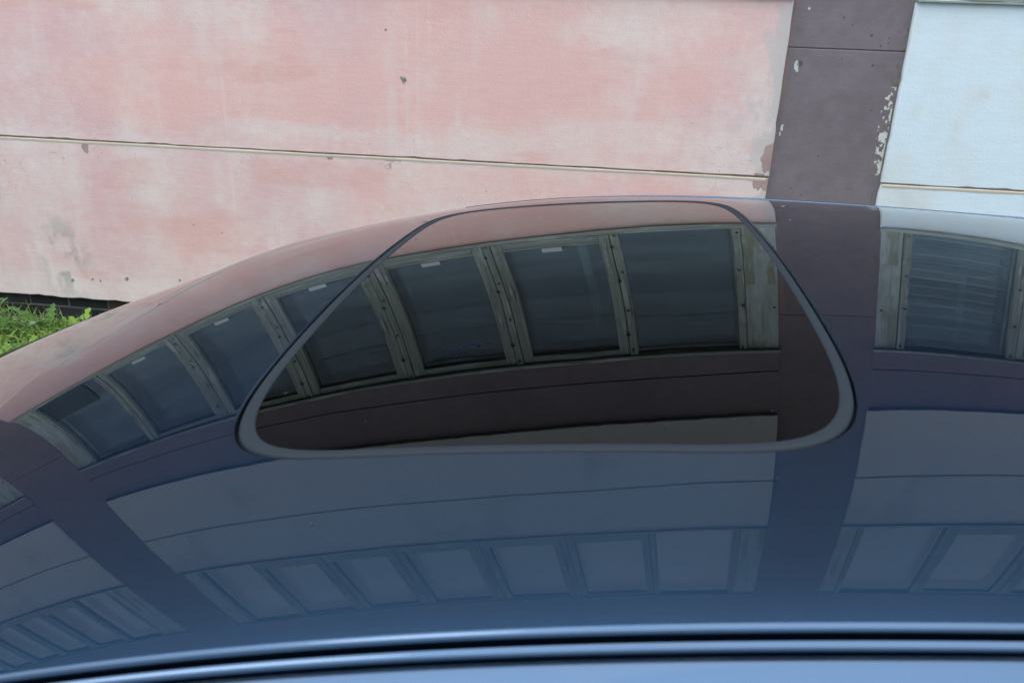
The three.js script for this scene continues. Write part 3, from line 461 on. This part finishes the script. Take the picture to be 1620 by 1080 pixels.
// glasshouse: side faces run from the roof edge to the belt line
const tilt = (d) => -0.0445 * (d - dc);
const roofX = (q) => lerp(-0.40, 0.96, q), beltX = (q) => lerp(-1.40, 1.46, q);
function sidePt(side, q, k, out = 0) {
  const xr = roofX(q), de = (side < 0 ? dNear(xr) : dFar(xr)) + side * 0.060, yr = H(xr, de - side * 0.06) - 0.042;
  const db = dc + side * 0.80, yb = -EYE + lerp(0.848, 0.95, q) + tilt(db);
  const x = lerp(xr, beltX(q), k), d = lerp(de, db, k) + side * (out + 0.03 * Math.sin(Math.PI * k)), y = lerp(yr, yb, k);
  return [x, d, y];
}
function patch(f, nu, nv, flip) {
  const pos = [], uv = [], idx = []; for (let j = 0; j <= nv; j++) for (let i = 0; i <= nu; i++) { const [x, d, y] = f(i / nu, j / nv); pos.push(...W3(x, d, y)); uv.push(x, y); }
  for (let j = 0; j < nv; j++) for (let i = 0; i < nu; i++) { const a = j * (nu + 1) + i, b = a + 1, c = a + nu + 1, e = c + 1; flip ? idx.push(a, c, b, b, c, e) : idx.push(a, b, c, b, e, c); }
  const g = new THREE.BufferGeometry(); g.setAttribute('position', new THREE.Float32BufferAttribute(pos, 3)); g.setAttribute('uv', new THREE.Float32BufferAttribute(uv, 2)); g.setIndex(idx); g.computeVertexNormals(); return g;
}
const tubeThrough = (pts, r) => new THREE.TubeGeometry(new THREE.CatmullRomCurve3(pts.map((p) => new THREE.Vector3(...W3(...p)))), 30, r, 8, false);
for (const side of [-1, 1]) {
  const fl = side > 0;
  for (const [a, b, nm] of [[0.06, 0.455, 'side_window'], [0.505, 0.86, 'side_window']]) mesh(nm, patch((u, v) => sidePt(side, lerp(a, b, u), lerp(0.02, 0.98, v), 0), 14, 8, fl), M.tint, car);
  for (const [a, b, m] of [[0.0, 0.06, M.paint], [0.455, 0.505, M.gap], [0.86, 1.0, M.paint]]) mesh('pillar', patch((u, v) => sidePt(side, lerp(a, b, u), v, 0.006), 6, 12, fl), m, car);
  // black weather strip along the windscreen's edge
  mesh('windscreen_trim', tubeThrough([0, 0.2, 0.4, 0.6, 0.8, 1].map((k) => sidePt(side, 0, k, 0.004)), 0.007), M.gap, car);
}
// windscreen and rear window hang between the pillars
function endGlass(q, headX, dir, tailC, drop, bulge) {
  return (u, v) => {
    const s = 2 * u - 1, sg = s < 0 ? -1 : 1, E0 = sidePt(sg, q, 0), E = sidePt(sg, q, v), d = dc + (E[1] - dc) * Math.abs(s), d0 = dc + (E0[1] - dc) * Math.abs(s);
    const hx = headX(d0) + dir * 0.007, top = [hx, H(hx, d0) - 0.0035 - 0.034 * s ** 8], B = sidePt(sg, q, 1), w = s * s;
    const cx = headX(dc) + dir * 0.007, topC = H(cx, dc) - 0.0035, bot = [lerp(tailC, B[0], w), lerp(topC - drop, B[2], w)];
    return [lerp(top[0], bot[0], v), d, lerp(top[1], bot[1], v) + bulge * 4 * v * (1 - v)];
  };
}
mesh('windscreen', patch(endGlass(0, xHead, -1, -1.52, 0.44, 0.014), 40, 40, true), M.carGlass, car);
mesh('rear_window', patch(endGlass(1, xTail, 1, 1.62, 0.40, 0.03), 30, 20, false), M.tint, car);
mesh('header_seam', (() => { const rings = [[0.006, -0.0135], [-0.012, -0.012]].map(([o, h]) => { const L = []; for (let i = 0; i <= 80; i++) { const d = lerp(0.36, 1.40, i / 80), x = xHead(d) + o; L.push(ptOn(x, d, h)); } return L; }); return ringsGeo(rings, false, true); })(), M.gap, car);
// lower body: loft of half sections, mirrored, wheel arches cut out
{
  const S = [ // x, half width, shoulder height, middle height, bottom
    [-2.50, 0.50, 0.52, 0.54, 0.30], [-2.46, 0.66, 0.62, 0.64, 0.22], [-2.35, 0.76, 0.68, 0.71, 0.20], [-2.1, 0.84, 0.73, 0.78, 0.20], [-1.75, 0.875, 0.79, 0.85, 0.20], [-1.45, 0.885, 0.84, 0.88, 0.20], [-1.2, 0.885, 0.855, 0.80, 0.20], [-0.6, 0.885, 0.88, 0.80, 0.20], [0, 0.885, 0.90, 0.80, 0.20], [0.6, 0.885, 0.92, 0.80, 0.20], [1.15, 0.88, 0.935, 0.82, 0.20], [1.45, 0.87, 0.945, 0.965, 0.20], [1.7, 0.85, 0.94, 0.975, 0.22], [1.98, 0.79, 0.92, 0.96, 0.25], [2.08, 0.70, 0.84, 0.86, 0.30], [2.12, 0.55, 0.62, 0.63, 0.36]];
  const sec = ([x, w, ys, yt, yb]) => { const h = [[0, yb], [w * 0.55, yb], [w - 0.07, yb + 0.01], [w - 0.02, yb + 0.08], [w - 0.005, lerp(yb, ys, 0.4)], [w, lerp(yb, ys, 0.62)], [w - 0.008, lerp(yb, ys, 0.8)], [w - 0.03, ys - 0.03], [w - 0.075, ys], [w * 0.6, lerp(ys, yt, 0.7)], [w * 0.3, lerp(ys, yt, 0.95)], [0, yt]]; const r = h.slice(0, -1).map(([a, y]) => [a, y]); return [...h, ...h.slice(1, -1).reverse().map(([a, y]) => [-a, y])].map(([a, y]) => [x, dc + a, y - EYE + tilt(dc + a)]); };
  const C = S.map((s) => s); const fine = []; for (let i = 0; i + 1 < C.length; i++) for (let k = 0; k < 4; k++) { const t = k / 4, P = [C[Math.max(0, i - 1)], C[i], C[i + 1], C[Math.min(C.length - 1, i + 2)]]; fine.push(C[i].map((_, n) => { const [a, b, c, e] = P.map((p) => p[n]); if (n === 0) return lerp(b, c, t); return 0.5 * (2 * b + (c - a) * t + (2 * a - 5 * b + 4 * c - e) * t * t + (3 * b - a - 3 * c + e) * t ** 3); })); } fine.push(C[C.length - 1]);
  const rings = fine.map(sec), n = rings[0].length, pos = [], idx = [];
  rings.forEach((r) => r.forEach((p) => pos.push(...W3(...p)))); for (let j = 0; j + 1 < rings.length; j++) for (let i = 0; i < n; i++) { const a = j * n + i, b = j * n + (i + 1) % n; idx.push(a, b, a + n, b, b + n, a + n); }
  const cap = (j, f) => { const c = pos.length / 3, r = rings[j]; const m = r.reduce((s, p) => [s[0] + p[0] / n, s[1] + p[1] / n, s[2] + p[2] / n], [0, 0, 0]); pos.push(...W3(...m)); for (let i = 0; i < n; i++) { const a = j * n + i, b = j * n + (i + 1) % n; f ? idx.push(c, b, a) : idx.push(c, a, b); } };
  cap(0, true); cap(rings.length - 1, false);
  let g = new THREE.BufferGeometry(); g.setAttribute('position', new THREE.Float32BufferAttribute(pos, 3)); g.setIndex(idx); g.computeVertexNormals(); g.setAttribute('uv', new THREE.Float32BufferAttribute(new Float32Array(pos.length / 3 * 2), 2));
  // make sure that the faces point outwards
  { const p = g.attributes.position, ix = g.index.array; let vol = 0; for (let i = 0; i < ix.length; i += 3) { const A = new THREE.Vector3().fromBufferAttribute(p, ix[i]), B = new THREE.Vector3().fromBufferAttribute(p, ix[i + 1]), D = new THREE.Vector3().fromBufferAttribute(p, ix[i + 2]); vol += A.dot(B.cross(D)); } if (vol < 0) { for (let i = 0; i < ix.length; i += 3) { const t = ix[i]; ix[i] = ix[i + 1]; ix[i + 1] = t; } g.computeVertexNormals(); } }
  const ev = new Evaluator(); ev.attributes = ['position', 'normal', 'uv'];
  let body = new Brush(g); body.updateMatrixWorld();
  const axles = [-1.72, 1.06];
  for (const ax of axles) { const c = new THREE.CylinderGeometry(0.345, 0.345, 2.4, 40); c.rotateX(Math.PI / 2); const bb = new Brush(c); bb.position.set(...W3(ax, dc, 0.32 - EYE)); bb.updateMatrixWorld(); body = ev.evaluate(body, bb, SUBTRACTION); }
  body.geometry.clearGroups?.();
  mesh('body', body.geometry, M.paint, car);
  const bodyAt = (x) => { let i = 0; while (i + 2 < S.length && S[i + 1][0] < x) i++; const t = clamp((x - S[i][0]) / (S[i + 1][0] - S[i][0])); return S[i].map((v, k) => lerp(v, S[i + 1][k], t)); };
  for (const side of [-1, 1]) {
    for (const [a, b] of [[-1.08, 0.0], [0.015, 0.78]]) {
      const door = mesh('door', patch((u, v) => { const x = lerp(a, b, u), [, w, ys, , yb] = bodyAt(x), y = lerp(yb + 0.10, ys - 0.035, v), f = (y - yb) / (ys - yb); const off = f < 0.62 ? lerp(-0.012, 0, (f - 0.2) / 0.42) : lerp(0, -0.026, ((f - 0.62) / 0.38) ** 1.6); const d = dc + side * (w + off + 0.006); return [x, d, y - EYE + tilt(d)]; }, 20, 14, side < 0), M.paint, car);
      const hd = dc + side * 0.905; const hg = new RoundedBoxGeometry(0.19, 0.026, 0.03, 3, 0.012); hg.translate(...W3(b - 0.16, hd, 0.79 - EYE + tilt(hd))); mesh('handle', hg, M.paint, door);
    }
    const mg = new THREE.SphereGeometry(0.1, 20, 14); mg.scale(0.75, 0.72, 1.05); const md = dc + side * 0.98; mg.translate(...W3(-1.0, md, 0.87 - EYE + tilt(md))); const mir = mesh('door_mirror', mg, M.paint, car);
    const arm = plainBox(-0.03, 0.03, -0.03, 0.03, -0.08, 0.08); arm.translate(...W3(-1.02, dc + side * 0.88, 0.85 - EYE + tilt(dc + side * 0.865))); mesh('mirror_arm', arm, M.gap, mir);
    const hl = new THREE.SphereGeometry(0.14, 20, 12); hl.scale(0.55, 0.5, 1.25); hl.translate(...W3(-2.385, dc + side * 0.60, 0.60 - EYE + tilt(dc + side * 0.6))); mesh('headlight', hl, M.lamp, car);
    const tl = new THREE.SphereGeometry(0.13, 20, 12); tl.scale(0.5, 0.6, 1.2); tl.translate(...W3(2.02, dc + side * 0.62, 0.76 - EYE + tilt(dc + side * 0.62))); mesh('tail_light', tl, M.redLamp, car);
  }
  const grille = new RoundedBoxGeometry(0.05, 0.11, 0.62, 2, 0.02); grille.translate(...W3(-2.475, dc, 0.50 - EYE)); mesh('grille', grille, M.gap, car);
  // wheels
  const prof = [[0.19, -0.10], [0.235, -0.105], [0.29, -0.10], [0.308, -0.085], [0.315, -0.05], [0.315, 0.05], [0.308, 0.085], [0.29, 0.10], [0.235, 0.105], [0.19, 0.10], [0.19, -0.10]].map(([r, y]) => new THREE.Vector2(r, y));
  const tyre = new THREE.LatheGeometry(prof, 40); tyre.rotateX(Math.PI / 2);
  const rimG = []; { const hub = new THREE.CylinderGeometry(0.06, 0.06, 0.05, 20); hub.rotateX(Math.PI / 2); hub.translate(0, 0, 0.07); rimG.push(hub); for (let k = 0; k < 7; k++) { const s = new THREE.BoxGeometry(0.05, 0.16, 0.03); s.translate(0, 0.12, 0.075); s.rotateZ(k / 7 * 2 * Math.PI); rimG.push(s); } const ring = new THREE.TorusGeometry(0.192, 0.012, 8, 40); ring.translate(0, 0, 0.085); rimG.push(ring); const disc = new THREE.CylinderGeometry(0.19, 0.19, 0.02, 32); disc.rotateX(Math.PI / 2); disc.translate(0, 0, -0.03); rimG.push(disc); }
  const rim = merge(rimG);
  for (const ax of axles) for (const side of [-1, 1]) { const w = new THREE.Group(); w.name = 'wheel'; car.add(w); const d = dc + side * 0.77; w.position.set(...W3(ax, d, 0.315 - EYE + tilt(d) - 0.002)); if (side > 0) w.rotation.y = Math.PI; mesh('tyre', tyre, M.tyre, w); mesh('rim', rim, M.alloy, w); }
  // inside: floor tray, dashboard, seats, steering wheel
  const seat = () => merge([new RoundedBoxGeometry(0.5, 0.14, 0.5, 2, 0.05).translate(0, 0, 0), new RoundedBoxGeometry(0.13, 0.58, 0.48, 2, 0.05).rotateZ(-0.28).translate(0.3, 0.3, 0), new RoundedBoxGeometry(0.09, 0.16, 0.26, 2, 0.04).rotateZ(-0.25).translate(0.41, 0.66, 0)]);
  for (const [x, d] of [[-0.35, -0.37], [-0.35, 0.37], [0.55, -0.37], [0.55, 0.37]]) { const s = seat(); s.scale(1, 0.72, 1); s.translate(...W3(x, dc + d, 0.78 - EYE)); mesh('seat', s, M.cabin, car); }
  const dash = new RoundedBoxGeometry(0.45, 0.12, 1.42, 3, 0.05); dash.translate(...W3(-1.15, dc, 0.84 - EYE)); mesh('dashboard', dash, M.cabin, car);
  const sw = new THREE.TorusGeometry(0.185, 0.015, 10, 36); sw.rotateY(Math.PI / 2); sw.rotateZ(0.45); sw.translate(...W3(-0.85, dc - 0.37, 0.94 - EYE)); mesh('steering_wheel', sw, M.gap, car);
}

// ------------------------------------------------------------------ weeds at the foot of the wall
{
  const green = [[0.125, 0.26, 0.026], [0.20, 0.33, 0.036], [0.07, 0.16, 0.02], [0.29, 0.34, 0.06]].map(([r, g, b]) => new THREE.MeshPhysicalMaterial({ color: lin(r, g, b), roughness: 0.75, side: THREE.DoubleSide, transmission: 0.3, thickness: 0 }));
  green.forEach((m) => { m.roughness = 0.95; });
  // one lobed leaf: base at the origin, rising along +x
  function leaf(L, wd, lobes, lift, droop) {
    const n = lobes * 2 + 2, pos = [], idx = []; for (let i = 0; i <= n; i++) { const t = i / n, env = Math.sin(Math.PI * Math.min(1, 0.12 + 0.88 * t)) ** 0.7 * (0.35 + 0.75 * t), w = wd * env * (lobes ? (i % 2 ? 1.15 : 0.42) : 1) * (i === n ? 0.02 : 1); const x = L * t * Math.cos(lift - droop * t * 0.5), y = L * (Math.sin(lift) * t - droop * t * t * 0.5), back = lobes && i % 2 ? -0.03 * L : 0; pos.push(x + back, y + 0.25 * w, -w, x, y, 0, x + back, y + 0.25 * w, w); }
    for (let i = 0; i < n; i++) { const a = i * 3; idx.push(a, a + 1, a + 3, a + 1, a + 4, a + 3, a + 1, a + 2, a + 4, a + 2, a + 5, a + 4); }
    const g = new THREE.BufferGeometry(); g.setAttribute('position', new THREE.Float32BufferAttribute(pos, 3)); g.setIndex(idx); g.computeVertexNormals(); return g;
  }
  const blade = (L, lift, bend, w) => { const pos = [], idx = []; for (let i = 0; i <= 4; i++) { const t = i / 4, x = L * (Math.cos(lift) * t + bend * t * t * 0.5), y = L * (Math.sin(lift) * t - bend * t * t * 0.25), ww = w * (1 - t ** 2) + 0.0003; pos.push(x, y, -ww, x, y, ww); } for (let i = 0; i < 4; i++) { const a = i * 2; idx.push(a, a + 1, a + 2, a + 1, a + 3, a + 2); } const g = new THREE.BufferGeometry(); g.setAttribute('position', new THREE.Float32BufferAttribute(pos, 3)); g.setIndex(idx); g.computeVertexNormals(); return g; };
  // grass and small creeping leaves that nobody could count
  const tones = [[], [], [], []];
  const wallD = 4.36;
  for (let i = 0; i < 15000; i++) {
    const dense = i < 12500, x = dense ? rr(-4.6, -1.9) : rr(-7, 5), d = dense ? lerp(3.1, wallD, Math.sqrt(rnd())) : rr(2.75, wallD); const k = fbm(x * 4, d * 4, 600, 3); if (k < 0.37) continue;
    const g = rnd() < 0.45 ? blade(rr(0.05, 0.17) * (0.6 + k), rr(0.7, 1.5), rr(0, 0.8), rr(0.0018, 0.004)) : leaf(rr(0.03, 0.085), rr(0.010, 0.022), rnd() < 0.5 ? 0 : 2, rr(0.3, 1.2), rr(0.2, 0.9));
    g.rotateY(rr(0, 6.283)); g.translate(x, groundY(d) - 0.006 + (g.attributes.position.count > 12 ? rr(0, 0.06) : 0), -d); tones[Math.floor(rnd() * 4)].push(g);
  }
  const grass = new THREE.Group(); grass.name = 'grass'; grass.userData = { kind: 'stuff', label: 'low green grass and creeping weeds along the foot of the wall', category: 'grass' }; scene.add(grass);
  tones.forEach((l, i) => { const m = mesh('grass_blades', mergeGeometries(l), green[i], grass); m.userData.kind = 'stuff'; });
  // single larger weeds
  const weeds = [];
  for (let i = 0; i < 30; i++) weeds.push([i < 26 ? rr(-4.25, -2.55) : rr(-2.4, 2.5), i < 26 ? rr(3.8, 4.33) : rr(3.4, 4.3), rr(0.75, 1.25)]);
  weeds.push([-3.62, 4.31, 1.9], [-3.2, 4.27, 1.8], [-3.0, 4.28, 1.5], [-3.5, 4.1, 1.5], [-3.8, 4.2, 1.7], [-3.42, 4.2, 1.3], [-2.83, 4.3, 1.1]);
  for (const [x, d, s] of weeds) {
    const n = Math.round(rr(9, 15)), parts = []; for (let k = 0; k < n; k++) { const g = leaf(rr(0.09, 0.17) * s, rr(0.016, 0.028) * s, Math.round(rr(3, 5)), rr(0.35, 1.35), rr(0.3, 1.0)); g.rotateY(k * 2.4 + rr(-0.3, 0.3)); parts.push(g); }
    const w = thing('dandelion_weed', 'leafy green weed with toothed leaves growing at the foot of the wall', 'weed', [x, groundY(d) - 0.006, -d], 'weeds at the foot of the wall');
    mesh('leaves', mergeGeometries(parts), green[Math.floor(rnd() * 3)], w);
  }
}
renderer.render(scene, camera);
